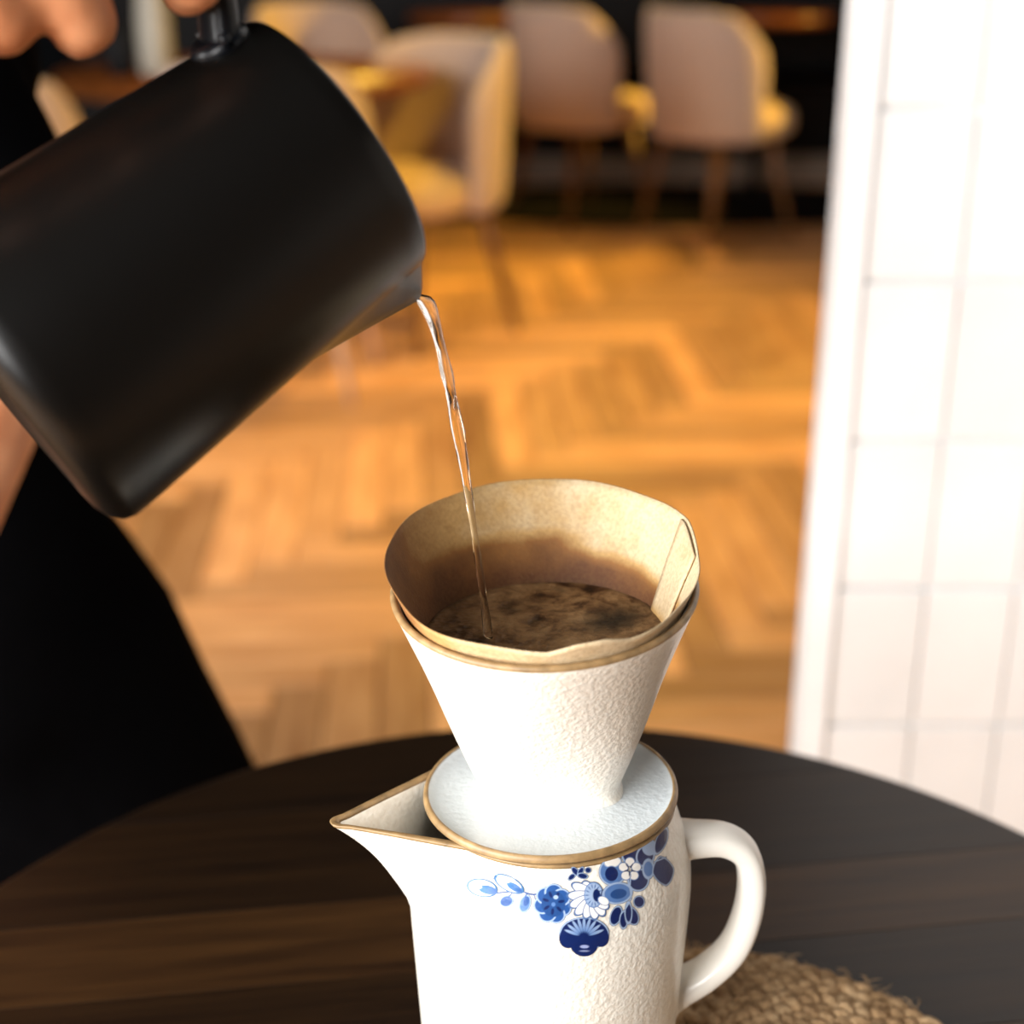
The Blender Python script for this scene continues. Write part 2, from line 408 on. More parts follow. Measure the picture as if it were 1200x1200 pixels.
zs = [0, .0015, .004, .010, .02, .035, .05, .065, .078, .086, .092, .097, .101, .105, .109, .113, .117, .1205, .1235, .1255]
rings = [jug_ring(z) for z in zs]
rings += [jug_ring(.1265, .0008), jug_ring(.1265, .0026), jug_ring(.1255, .0034, zz=.1252)]
rings += [jug_ring(z, .0036) for z in (.1225, .118, .112, .106, .100, .092, .08, .05, .02, .006)]
b = MB(); b.loft(rings); b.build('body', M['glaze'], jug)
def ribbon(ringfun, offs, name, m, parent, lift=.0003):
    b = MB(); b.loft([ringfun(*o_) for o_ in offs], False, False, loop=True); return b.build(name, m, parent)
rr_ = []
for z, off, dz in ((.1257, -.0002, 0), (.1264, -.0001, .0004), (.1267, .0008, .0004), (.1267, .0026, .0004), (.1262, .0034, .0002), (.1254, .0030, 0)):
    rr_.append([(p[0], p[1], p[2] + dz) for p in jug_ring(min(z, .1265), off)])
b = MB(); b.loft(rr_, False, False, loop=True); b.build('rim_line', M['rim_brown'], jug)
# handle, in the vertical plane opposite the spout
HA = R(2)
hp = [(.043, .1060), (.052, .1068), (.0630, .1062), (.0710, .1005), (.0742, .0890), (.0735, .0740), (.0690, .0590), (.0600, .0480), (.0505, .0415), (.0455, .0395)]
path = [Vector((r * math.cos(HA), r * math.sin(HA), z)) for r, z in spline([(a_, 0, c_) for a_, c_ in hp], 6) and [(p.x, p.z) for p in spline([(a_, 0, c_) for a_, c_ in hp], 6)]]
side = Vector((-math.sin(HA), math.cos(HA), 0)); rings = []
for i, p in enumerate(path):
    tt = (path[min(i + 1, len(path) - 1)] - path[max(i - 1, 0)]).normalized(); nrm = side.cross(tt)
    u = i / (len(path) - 1); fl = 1 + .5 * (abs(2 * u - 1) ** 6); hw, ht = .0078 * fl, .0050 * fl; ring = []
    for j in range(20):
        a_ = 2 * math.pi * j / 20; cx, sy = math.cos(a_), math.sin(a_)
        ring.append(tuple(p + side * hw * math.copysign(abs(cx) ** .75, cx) + nrm * ht * math.copysign(abs(sy) ** .75, sy)))
    rings.append(ring)
b = MB(); b.loft(rings); b.build('handle', M['glaze_smooth'], jug)

# blue flower print, a thin flat transfer on the jug wall
PH, PW = 800, 1200; IMG = np.zeros((PH, PW, 4)); YY, XX = np.mgrid[0:PH, 0:PW].astype(float)
NAVY, BLUE, MID, PALE, SKY, WHT, LAV = [np.array(lin(c)) for c in [(14, 32, 82), (36, 76, 136), (80, 114, 166), (150, 170, 200), (44, 104, 156), (238, 234, 228), (140, 150, 190)]]
def over(mask, col, x0, x1, y0, y1):
    reg = IMG[y0:y1, x0:x1]; a_ = mask[..., None]; reg[..., :3] = reg[..., :3] * (1 - a_) + (col if col.ndim > 1 else col[None, None]) * a_; reg[..., 3:] = np.maximum(reg[..., 3:], a_)
def petal(cx, cy, rx, ry, deg, fill, edge=None, ew=6, fill2=None, power=2.0):
    m_ = int(max(rx, ry) + ew + 6); x0, x1, y0, y1 = max(0, int(cx - m_)), min(PW, int(cx + m_)), max(0, int(cy - m_)), min(PH, int(cy + m_))
    c_, s_ = math.cos(R(deg)), math.sin(R(deg)); dx, dy = XX[y0:y1, x0:x1] - cx, YY[y0:y1, x0:x1] - cy
    u, v_ = dx * c_ + dy * s_, -dx * s_ + dy * c_; d = (np.abs(u / rx) ** power + np.abs(v_ / ry) ** power) ** (1 / power); px = (1 - d) * min(rx, ry)
    if edge is not None: over(np.clip((px + ew) / 3, 0, 1), edge, x0, x1, y0, y1)
    col = fill
    if fill2 is not None:
        g = np.clip(u / rx * .5 + .5, 0, 1)[..., None]; col = fill * (1 - g) + fill2 * g
    over(np.clip(px / 3, 0, 1), col, x0, x1, y0, y1)
def stroke(pts, wd, col):
    P = [(p.x, p.y) for p in spline([(a_, b_, 0) for a_, b_ in pts], 8)]
    for (a_, b_), (c_, d_) in zip(P, P[1:]):
        for q in np.linspace(0, 1, 5): petal(a_ + (c_ - a_) * q, b_ + (d_ - b_) * q, wd, wd, 0, col)
stroke([(215, 372), (330, 362), (400, 378), (445, 370)], 5, BLUE)
stroke([(70, 335), (90, 340)], 3, SKY); stroke([(190, 292), (215, 300)], 3, SKY)
petal(150, 345, 70, 40, 12, WHT, SKY * .8, 7); petal(178, 355, 50, 24, 12, SKY, None, fill2=BLUE); petal(130, 338, 22, 10, 15, WHT)
petal(285, 325, 72, 32, 28, WHT, SKY * .8, 7); petal(312, 342, 48, 20, 30, SKY, None, fill2=BLUE); petal(268, 308, 24, 9, 25, WHT)
petal(272, 412, 33, 26, -20, BLUE, PALE, 5); petal(365, 425, 26, 42, 18, MID, PALE, 5); petal(372, 412, 16, 28, 18, BLUE); stroke([(372, 375), (365, 400)], 4, BLUE); stroke([(300, 370), (280, 395)], 4, BLUE); stroke([(410, 378), (418, 410)], 4, BLUE)
for k in range(7):                                                     # left blue blossom
    a_ = R(k * 51 + 20); petal(505 + 52 * math.cos(a_), 425 + 58 * math.sin(a_), 40, 38, 0, BLUE, PALE, 8)
petal(508, 425, 62, 68, 0, BLUE * .8)
for k in range(7):
    a_ = R(k * 51 + 45); petal(508 + 40 * math.cos(a_), 420 + 44 * math.sin(a_), 20, 9, math.degrees(a_), NAVY)
petal(520, 392, 14, 12, 0, PALE); petal(508, 428, 12, 12, 0, MID)
# bud below
petal(662, 575, 118, 78, 0, NAVY, PALE, 7); petal(662, 625, 72, 66, 0, NAVY); petal(590, 590, 52, 62, 30, NAVY, None); petal(735, 580, 50, 66, -25, NAVY)
for k in range(9):
    a_ = R(200 + k * 17.5); petal(662 + 62 * math.cos(a_) * 1.05, 590 + 60 * math.sin(a_), 44, 9, math.degrees(a_), MID, None, fill2=PALE)
petal(664, 640, 26, 10, 0, LAV); petal(664, 662, 32, 6, 0, LAV * .7); petal(640, 600, 30, 16, 0, NAVY)
# small dark leaves above and at lower right
for q in ((600, 290, 22, 12, -40), (618, 262, 26, 14, 50), (645, 262, 24, 12, -60), (682, 256, 15, 14, 0), (655, 285, 26, 14, 10)): petal(*q, NAVY, PALE, 3)
for q in ((822, 485, 26, 48, 20), (862, 505, 20, 42, 5), (902, 485, 30, 46, -25), (938, 415, 26, 28, 0), (885, 470, 16, 50, 0)): petal(*q, NAVY, PALE, 5)
# daisy
for k, a0 in enumerate([128, 150, 172, 194, 216, 238, 262, 290, 318, 345, 100, 75]):
    a_ = R(a0 - 48); ln = 98 if 95 < a0 - 48 < 215 else 82
for a0, ln in ((232, 78), (208, 110), (182, 118), (160, 116), (138, 112), (114, 100), (88, 96), (62, 92), (38, 80)):
    a_ = R(a0); petal(712 + ln * .55 * math.cos(a_), 388 + ln * .62 * math.sin(a_), ln * .56, 25, a0, WHT, MID * .8, 5)
petal(710, 380, 46, 62, 0, PALE, MID, 4)
for k in range(14):
    a_ = R(k * 25.7); petal(710 + 34 * math.cos(a_), 382 + 46 * math.sin(a_), 16, 4, math.degrees(a_), BLUE)
petal(725, 382, 20, 34, 0, NAVY); petal(752, 392, 10, 44, 5, NAVY, None)
# upper right blossom
for q in ((905, 175, 50, 42, -30, NAVY), (970, 185, 40, 50, 20, NAVY), (935, 305, 48, 52, 20, NAVY), (805, 265, 62, 62, 0, MID), (830, 372, 68, 48, -10, MID), (990, 140, 30, 34, 0, PALE), (985, 250, 24, 40, 0, MID)):
    petal(*q[:5], q[5], PALE, 9)
petal(805, 215, 42, 26, -10, WHT, PALE, 4); petal(800, 275, 34, 38, 0, NAVY, MID, 4); petal(835, 375, 44, 26, -10, BLUE * .8); petal(760, 410, 30, 20, 30, WHT, MID, 3)
for k in range(5):
    a_ = R(k * 72 - 90); petal(892 + 34 * math.cos(a_), 252 + 38 * math.sin(a_), 24, 22, 0, WHT, MID, 4)
for k in range(5):
    a_ = R(k * 72 - 54); petal(890 + 18 * math.cos(a_), 252 + 22 * math.sin(a_), 20, 5, math.degrees(a_), NAVY)
stroke([(895, 300), (893, 340), (900, 400)], 4, PALE); stroke([(900, 400), (870, 450)], 4, PALE)
# leaves at the far right
petal(1050, 110, 68, 26, -68, NAVY, PALE, 5, power=1.7); petal(1060, 260, 52, 72, -12, NAVY, PALE, 6, power=1.5); stroke([(1010, 215), (1040, 205), (1075, 190)], 4, PALE)
# grid patch on the jug wall
nu, nv = 420, 260; a0, a1 = R(-140), R(-14); z0, z1 = .076, .1262
G = np.zeros((nv, nu, 3)); aa = np.linspace(a0, a1, nu); zz = np.linspace(z0, z1, nv)
for j, z in enumerate(zz):
    rg_ = np.array([math.atan2(p[1], p[0]) for p in jug_ring(z, n=720)]); jord = np.argsort(rg_); jang = rg_[jord]
    f = float(np.clip((z - .086) / (.1265 - .086), 0, 1)) ** 1.35; r = np.interp(aa, jang, np.array([math.hypot(p[0], p[1]) for p in jug_ring(z, n=720)])[jord]) + .0002
    G[j, :, 0] = r * np.cos(aa); G[j, :, 1] = r * np.sin(aa); G[j, :, 2] = z
px, py = proj(G + np.array([JX, JY, JZ])); X = (px - 530) * 4.286; Y = (py - 960) * 4.286
def samp(X, Y):
    x0 = np.clip(X.astype(int), 0, PW - 2); y0 = np.clip(Y.astype(int), 0, PH - 2); fx, fy = (X - x0)[..., None], (Y - y0)[..., None]
    return IMG[y0, x0] * (1 - fx) * (1 - fy) + IMG[y0, x0 + 1] * fx * (1 - fy) + IMG[y0 + 1, x0] * (1 - fx) * fy + IMG[y0 + 1, x0 + 1] * fx * fy
S = samp(X, Y); S[(X < 1) | (Y < 1) | (X > PW - 3) | (Y > PH - 3)] = 0
A = S[..., 3]; keep = (A[:-1, :-1] + A[1:, :-1] + A[:-1, 1:] + A[1:, 1:]) > .02
jj, ii = np.nonzero(keep); base = jj * nu + ii; quads = np.stack([base, base + 1, base + nu + 1, base + nu], 1)
used, inv = np.unique(quads, return_inverse=True); quads = inv.reshape(-1, 4)
me = bpy.data.meshes.new('floral_print'); me.from_pydata(G.reshape(-1, 3)[used].tolist(), [], quads.tolist())
ca = me.color_attributes.new('paint', 'FLOAT_COLOR', 'POINT'); ca.data.foreach_set('color', S.reshape(-1, 4)[used].ravel())
me.polygons.foreach_set('use_smooth', [True] * len(me.polygons))
t = NT('cobalt underglaze print'); t.set(Roughness=.28); at = t.node('ShaderNodeVertexColor', layer_name='paint'); v = t.coords()
t.color(at.outputs['Color']); t.link(at.outputs['Alpha'], t.b.inputs['Alpha']); t.bump(t.noise(v, 330, 2), .15, .001); me.materials.append(t.m)
o = bpy.data.objects.new('floral_print', me); COL.objects.link(o); o.parent = jug; o['label'] = 'blue painted flower spray on the jug wall'

# ------------------------------------------------------------------ pour-over dripper
DZ = JZ + .1262
drip = thing('coffee_dripper', (JX, JY, DZ), 'white speckled ceramic pour-over cone standing on top of the jug', 'coffee dripper')
drip.rotation_euler = (0, R(-2.0), 0)
lathe('saucer', [(0, .0010), (.0385, .0008), (.0440, .0010), (.0450, .0020), (.0449, .0034), (.0440, .0042), (.0430, .0038), (.0412, .0028), (.0300, .0032), (0, .0038)], M['glaze_grey'], drip, 96)
lathe('collar', [(.033, -.012), (.0372, -.012), (.0376, .0006), (.033, .0006)], M['glaze_smooth'], drip, 72)
b = MB(); b.loft([circ(r, z, 96) for r, z in ((.04515, .0018), (.04525, .0024), (.04505, .0034), (.0446, .0042), (.0439, .0045), (.0433, .0042))], False, False, loop=True); b.build('saucer_rim_line', M['rim_brown'], drip)
CH, RT = .0825, .0520        # cone height above table of jug, top radius
OV, LEAN = 1.08, .055
def cone_xy(z, off=0., n=96):
    u = np.clip((z - .004) / (CH - .004), 0, 1); ax = .0232 + (RT - .0232) * u; ay = .0135 + (RT * OV - .0135) * u; p = 3.4 - 1.4 * float(sstep(0, .7, u))
    e = .0025 * math.exp(-max(z - .0040, 0) / .0018) if off == 0 else 0
    ring = []
    for i in range(n):
        a_ = 2 * math.pi * i / n; c_, s_ = math.cos(a_), math.sin(a_); k = (abs(c_) ** p + abs(s_) ** p) ** (-1 / p)
        Y_ = (ay + e - off) * k * s_; ring.append(((ax + e - off) * k * c_, Y_, z + LEAN * Y_ * float(u)))
    return ring
zs = [.0030, .0045, .006, .0075, .0095, .013, .02, .03, .04, .05, .06, .07, .076, .0805]
rings = [cone_xy(z) for z in zs] + [cone_xy(CH - .0006, .0004), cone_xy(CH, .0010), cone_xy(CH, .0020), cone_xy(CH - .001, .0026)] + [cone_xy(z, .0028) for z in (.076, .07, .06, .05, .04, .03, .02, .012)]
b = MB(); b.loft(rings, cap0=False); b.build('cone', M['glaze'], drip)
b = MB(); b.loft([[(p[0], p[1], p[2] + d) for p in cone_xy(z, o_)] for z, o_, d in ((CH - .0016, -.0002, 0), (CH - .0006, -.0001, .0001), (CH, .0010, .0004), (CH, .0020, .0004), (CH - .0012, .0025, 0), (CH - .003, .0027, 0))], False, False, loop=False)
b.build('rim_line', M['rim_brown'], drip)

# paper filter
t = NT('wet brown filter paper'); t.set(Roughness=.75); v = t.coords()
wet = t.node('ShaderNodeAttribute', attribute_name='wet'); n1 = t.noise(v, 60, 5, .6)
sm = t.node('ShaderNodeMath', operation='MULTIPLY_ADD'); t.link(n1, sm.inputs[0]); sm.inputs[1].default_value = .5; ad = t.node('ShaderNodeMath', operation='ADD'); t.link(wet.outputs['Fac'], sm.inputs[2]); t.link(sm.outputs[0], ad.inputs[0]); ad.inputs[1].default_value = -.25
c = t.ramp(ad.outputs[0], [(.0, lin((208, 186, 150))), (.26, lin((186, 148, 92))), (.46, lin((138, 92, 42))), (.68, lin((96, 56, 22))), (1, lin((58, 32, 14)))])
t.color(t.mix(t.ramp(t.noise(v, 700, 3), [(.35, (.25,) * 3), (.6, (0,) * 3)]), c, lin((120, 84, 44)))); t.b.inputs['Transmission Weight'].default_value = 0
t.bump(t.noise(v, 900, 3), .35, .0006)
M['paper'] = t.m
filt = thing('paper_filter', (JX, JY, DZ), 'brown paper coffee filter lining the dripper cone, wet with coffee', 'coffee filter'); filt.rotation_euler = drip.rotation_euler
def top_h(th):      # height of the paper edge above cone top; th=-90 front, 180 left, 90 back
    d = math.degrees(th) % 360
    h = float(np.interp(d, [0, 20, 35, 60, 90, 120, 150, 175, 195, 215, 235, 255, 270, 280, 290, 300, 320, 340, 360],
                        [.0075, .0120, .0125, .0120, .0122, .0125, .0120, .0115, .0100, .0072, .0062, .0058, .0050, .0078, .0082, .0056, .0052, .0052, .0075]))
    return h
def paper_pt(th, z, off, tilt=True):
    u = np.clip((z - .004) / (CH - .004), 0, 1.4); ax = .0232 + (RT - .0232) * u; ay = .0135 + (RT * OV - .0135) * u
    wob = (.0005 * math.sin(5 * th + 1) + .0004 * math.sin(9 * th + 40 * z)) * (.15 + .85 * float(sstep(CH - .006, CH + .003, z)))
    k = 0.0032 + off - .0004 * min(max(z - CH, 0) / .01, 1.2)
    extra = .0010 * math.exp(-((math.degrees(th) % 360 - 262) / 30) ** 2) * float(sstep(.06, .09, z))
    Y_ = (ay - k + wob - extra) * math.sin(th); return ((ax - k + wob - extra) * math.cos(th), Y_, z + (LEAN * Y_ * float(min(u, 1)) if tilt else 0))
N = 160; ZB = .030; rings_o = []; wets = []
levels = [0, .12, .25, .38, .5, .6, .7, .78, .85, .91, .96, 1]
def wetness(th, z, top):
    d = math.degrees(th) % 360; left = math.exp(-(((d - 190 + 180) % 360 - 180) / 48) ** 2); st = float(np.interp(d, [0, 30, 60, 90, 120, 180, 360], [.073, .0715, .073, .079, .080, .080, .073]))
    x = float(sstep(st + .003, st - .004, z)) * .55 + float(sstep(.075, .056, z)) * .38
    return max(x, 1.0 * .55 * left + .16 * max(0, math.cos(th - R(120))) + .0)
for lv in levels:
    ring = []
    for i in range(N):
        th = 2 * math.pi * i / N; top = CH + top_h(th); z = ZB + (top - ZB) * lv; ring.append(paper_pt(th, z, 0)); wets.append(wetness(th, z, top))
    rings_o.append(ring)
inner = []; wi = []
for lv in levels[::-1]:
    ring = []
    for i in range(N):
        th = 2 * math.pi * i / N; z = ZB + (CH + top_h(th) - ZB) * lv; ring.append(paper_pt(th, z, .0005)); wi.append(wetness(th, z, 0))
    inner.append(ring)
b = MB(); b.loft(rings_o + inner, False, False, loop=True); o = b.build('cone_wall', M['paper'], filt)
at = o.data.attributes.new('wet', 'FLOAT', 'POINT'); at.data.foreach_set('value', wets + wi)
# glued seam flap at the right
fr, fw = [], []
d0, d1 = R(23), R(2)
for off in (.0016, .0009):
    for k in range(15):
        u = k / 14; row = []
        for j in range(9):
            th = d0 + (d1 - d0) * j / 8; top = CH + top_h(th) - .0006; z = .054 + (top - .054) * u
            row.append(paper_pt(th, z, off + .0004 * math.sin(math.pi * j / 8))); fw.append(max(0, .9 * float(sstep(.068, .056, z))) + .03)
        fr.append(row)
nr, ncn = 15, 9; verts = [p for r in fr for p in r]; faces = []
for s_ in (0, 1):
    for k in range(nr - 1):
        for j in range(ncn - 1):
            a_ = s_ * nr * ncn + k * ncn + j; faces.append((a_, a_ + 1, a_ + ncn + 1, a_ + ncn))
H = nr * ncn
for k in range(nr - 1):
    for j in (0, ncn - 1): a_ = k * ncn + j; faces.append((a_, a_ + ncn, a_ + ncn + H, a_ + H))
for j in range(ncn - 1):
    for k in (0, nr - 1): a_ = k * ncn + j; faces.append((a_, a_ + 1, a_ + 1 + H, a_ + H))
o = mesh('seam_flap', verts, faces, M['paper'], filt); at = o.data.attributes.new('wet', 'FLOAT', 'POINT'); at.data.foreach_set('value', fw)

# coffee slurry with foam
t = NT('coffee bloom foam'); t.set(Roughness=.5); t.b.inputs['Specular IOR Level'].default_value = .25; v = t.coords(); wv = t.node('ShaderNodeVectorMath', operation='ADD')
n0 = t.node('ShaderNodeTexNoise'); n0.inputs['Scale'].default_value = 40; t.link(v, n0.inputs['Vector']); ms = t.node('ShaderNodeVectorMath', operation='SCALE'); t.link(n0.outputs['Color'], ms.inputs[0]); ms.inputs['Scale'].default_value = .02
t.link(v, wv.inputs[0]); t.link(ms.outputs[0], wv.inputs[1]); f = t.noise(wv.outputs[0], 75, 5, .62)
c = t.ramp(f, [(.30, lin((34, 20, 10))), (.40, lin((74, 48, 26))), (.52, lin((128, 96, 62))), (.68, lin((156, 124, 86)))])
dk = t.node('ShaderNodeAttribute', attribute_name='dark'); t.color(t.mix(dk.outputs['Fac'], c, lin((16, 9, 5))))
vo = t.node('ShaderNodeTexVoronoi'); vo.inputs['Scale'].default_value = 420; t.link(v, vo.inputs['Vector'])
t.bump(t.mix(.5, f, vo.outputs['Distance']), .55, .0016)
CZ = .0640
verts, faces, dk = [(0, 0, CZ)], [], [0.]
nR, nT = 40, 96
def darkf(x, y):
    v_ = 1.0 * math.exp(-(((x - .0240) / .0120) ** 2 + ((y - .010 - .3 * (x - .024)) / .0100) ** 2) ** 1.5) + .9 * math.exp(-(((x + .0036) / .0022) ** 2 + ((y - .0115) / .0034) ** 2)) + .7 * math.exp(-(((x + .0117) / .0026) ** 2 + ((y - .022) / .005) ** 2))
    v_ += .5 * math.exp(-(((x - .0065) / .002) ** 2 + ((y - .036) / .003) ** 2))
    return v_
for i in range(1, nR + 1):
    for j in range(nT):
        th = 2 * math.pi * j / nT; p = paper_pt(th, CZ, .0002, False); r = i / nR; x_, y_ = p[0] * r, p[1] * r
        d_ = math.hypot(x_ + .0215, (y_ - .001)); z = CZ + .0005 * r ** 6 + .0005 * math.sin(d_ * 1400) * math.exp(-d_ * 160) + rnd.uniform(-.0001, .0001)
        q = min(1, darkf(x_ + .0012 * math.sin(y_ * 900), y_ + .001 * math.sin(x_ * 1100 + 1))); z -= .0009 * q
        verts.append((x_, y_, z)); dk.append(min(1, max(0, q) + .55 * float(sstep(.94, 1, r))))
for j in range(nT): faces.append((0, 1 + j, 1 + (j + 1) % nT))
for i in range(nR - 1):
    for j in range(nT): a_ = 1 + i * nT; faces.append((a_ + j, a_ + nT + j, a_ + nT + (j + 1) % nT, a_ + (j + 1) % nT))
k = len(verts)
bot = [paper_pt(2 * math.pi * j / nT, ZB + .004, .001) for j in range(nT)]; verts += bot; dk += [1.] * nT
for j in range(nT): a_ = 1 + (nR - 1) * nT; faces.append((a_ + j, k + j, k + (j + 1) % nT, a_ + (j + 1) % nT))
faces.append(tuple(k + j for j in range(nT))[::-1])
o = mesh('coffee', verts, faces, t.m, loc=(JX, JY, DZ)); o.rotation_euler = drip.rotation_euler
at = o.data.attributes.new('dark', 'FLOAT', 'POINT'); at.data.foreach_set('value', dk)
tag(o, 'wet brown coffee grounds with foam inside the paper filter', 'coffee', kind='stuff')

# ------------------------------------------------------------------ kettle, pouring
KC = Vector((-.05343, .46725, 1.11211)); KA = Vector((.74798, .43693, .49962)).normalized(); KS = Vector((.43141, .25200, -.86625)).normalized(); KW = KA.cross(KS)
KL, KRR, KRB = .1214, .0430, .0506
ket = thing('pouring_kettle', tuple(KC - KA * KL), 'matte black pouring kettle tipped over the dripper, held in the hand', 'kettle')
ket.rotation_euler = Matrix((KS, KW, KA)).transposed().to_euler()      # local x = spout side, z = axis to mouth
def k_rad(z): return KRB + (KRR - KRB) * z / KL
def kring(z, r=None, off=0., n=120):
    Rr = (r if r is not None else k_rad(z)) - off; g = max(0, (z - .052) / (KL - .052)) ; tip = .0150 * g ** 1.15; th0 = R(27); out = []
    P = (Rr + tip, 0.); Q = (Rr * math.cos(th0), Rr * math.sin(th0))
    for i in range(n):
        u = -math.pi + 2 * math.pi * i / n; th = u - .7 * math.sin(u); rr = Rr
        if abs(th) < th0 and tip > 0:
            # ray with the line P-Q
            c_, s_ = math.cos(abs(th)), math.sin(abs(th)); dx, dy = Q[0] - P[0], Q[1] - P[1]; den = c_ * dy - s_ * dx
            rr = max(Rr, (P[0] * dy - P[1] * dx) / den) - .0009 * g * math.exp(-(th / .07) ** 2)
        out.append((rr * math.cos(th), rr * math.sin(th), z))
    return out
rings = [circ(.0001, .0012, 120), kring(.0012, KRB - .0165), kring(0, KRB - .0145), kring(0.0004, KRB - .0095), kring(.0018, KRB - .0050), kring(.0045, KRB - .0020), kring(.0080, KRB - .0008)]
rings[0] = [(p[0] * .002, p[1] * .002, .0012) for p in kring(.0012, KRB)]
rings += [kring(z) for z in (.012, .03, .052, .06, .068, .076, .084, .092, .100, .108, .115, KL - .0012)]
rings += [kring(KL, off=.0006), kring(KL, off=.0012), kring(KL - .001, off=.0016)] + [kring(z, off=.0016) for z in (.11, .10, .09, .08, .07, .06, .052, .03, .008)]
b = MB(); b.loft(rings); b.build('body', M['kettle'], ket)
HB = .046       # handle: local x negative side
hp = [(-(k_rad(.108) - .001), .108), (-(KRR + .014), .1145), (-(KRR + .030), .1150), (-(KRR + .0400), .107), (-(KRR + .0430), .080), (-(KRR + .0430), .055), (-(KRR + .0400), .035), (-(KRR + .028), .020), (-(KRB + .008), .017), (-(KRB - .001), .018)]
pp = spline([(a_, 0, c_) for a_, c_ in hp], 6); rings = []
for i, p in enumerate(pp):
    tt = (pp[min(i + 1, len(pp) - 1)] - pp[max(i - 1, 0)]).normalized(); nr_ = Vector((0, 1, 0)).cross(tt); ring = []
    for j in range(20):
        a_ = 2 * math.pi * j / 20; cx, sy = math.cos(a_), math.sin(a_)
        ring.append(tuple(p + Vector((0, 1, 0)) * .0088 * math.copysign(abs(cx) ** .7, cx) + nr_ * .0045 * math.copysign(abs(sy) ** .7, sy)))
    rings.append(ring)
b = MB(); b.loft(rings); b.build('handle', M['kettle_gloss'], ket)
b = MB(); b.loft([[(-(k_rad(.108) - .0005) - d, y_ * s_, .108 + z_ * s_) for y_, z_ in [(.010 * math.cos(2 * math.pi * j / 24), .009 * math.sin(2 * math.pi * j / 24)) for j in range(24)]] for d, s_ in ((-.002, 1), (.0015, 1), (.003, .85), (.0032, .6))])
b.build('handle_plate', M['kettle_gloss'], ket)
for s_ in (-1, 1):
    c0 = Vector((-(KRR + .0030), s_ * .0088, .1075)); b = MB(); b.loft([[tuple(c0 + Vector((-d, r * math.cos(q * math.pi / 6), r * math.sin(q * math.pi / 6)))) for q in range(12)] for d, r in ((-.002, .0018), (.0012, .0018), (.0018, .0012), (.002, .0002))]); b.build('rivet', M['kettle_gloss'], ket)

# ------------------------------------------------------------------ water stream
t = NT('clear water'); t.set(Roughness=.0, Base_Color=(1, .985, .965), IOR=1.33); t.b.inputs['Transmission Weight'].default_value = 1; M['water'] = t.m
tip = KC + KS * (KRR + .0138)
end = Vector((-.0078, .4700, .9475)); hv = (end - tip); hv.z = 0; Hh = tip.z - end.z
rings = []; NS = 90
p_in = tip - KA * .001 + KS * -.002
for i in range(NS + 1):
    u = i / NS; z = tip.z + .0004 - Hh * u; tfrac = (u ** .5 if u > 0 else 0); q = -.10 + (u * 1.0 + .01) ** .5 * 1.10 if u > .0 else 0
    xx = (max(0, u) ** .62)
    c0 = Vector((tip.x + hv.x * xx, tip.y + hv.y * xx, z)) - KS * .0004
    wd = .0036 - .0021 * min(1, u / .55) * 1.0 + .0004 * math.sin(u * 34) * (1 - u) ; wd = max(wd, .0011) ; tk_ = wd * (.55 + .35 * u); tw_ = .5 + u * 5.5 + .5 * math.sin(u * 22)
    ring = []
    for j in range(20):
        a_ = 2 * math.pi * j / 20; ex, ey = wd * math.cos(a_) * (1 + .12 * math.sin(2 * a_ + u * 40)), tk_ * math.sin(a_); X_, Y_ = ex * math.cos(tw_) - ey * math.sin(tw_), ex * math.sin(tw_) + ey * math.cos(tw_)
        ring.append((c0.x + X_, c0.y + Y_ * .9, c0.z - .25 * X_))
    rings.append(ring)
b = MB(); b.loft(rings); o = b.build('water_stream', M['water'])
tag(o, 'thin clear stream of water falling from the kettle into the filter', 'water')

# ------------------------------------------------------------------ person
def capsule(mb, a, b_, ra, rb, n=14):
    a, b_ = Vector(a), Vector(b_); d = (b_ - a); L = d.length; d.normalize(); u = d.orthogonal().normalized(); v_ = d.cross(u); rings = []
    for k in range(5):
        q = math.pi / 2 * k / 4; rings.append((a - d * ra * math.cos(q), max(ra * math.sin(q), ra * .02)))
    for k in range(5):
        q = math.pi / 2 * k / 4; rings.append((b_ + d * rb * math.sin(q), max(rb * math.cos(q), rb * .02)))
    mb.loft([[tuple(c + u * r * math.cos(2 * math.pi * j / n) + v_ * r * math.sin(2 * math.pi * j / n)) for j in range(n)] for c, r in rings])
def chain(mb, pts, rads):
    for i in range(len(pts) - 1): capsule(mb, pts[i], pts[i + 1], rads[i], rads[i + 1])
def ellipsoid(mb, c, r, rot=None, n=20):
    rot = rot or Matrix.Identity(3); c = Vector(c); rings = []
    for k in range(n // 2 + 1):
        q = math.pi * k / (n // 2); q = min(max(q, .03), math.pi - .03)
        rings.append([tuple(c + rot @ Vector((r[0] * math.sin(q) * math.cos(2 * math.pi * j / n), r[1] * math.sin(q) * math.sin(2 * math.pi * j / n), -r[2] * math.cos(q)))) for j in range(n)])
    mb.loft(rings)
per = thing('person', (-.50, .95, 0), 'person in black clothes beside the table, one hand gripping the kettle handle, bare forearm hanging', 'person')
pb = MB()
UP = -KS                                       # outward from kettle body at the handle
def hb(tz, xo=0., wo=0.):                      # point by the handle bar: tz along axis from base, xo outward, wo along KW (away from camera)
    return KC - KA * (KL - tz) + UP * (KRR + .043 + xo) + KW * wo
knuck = []
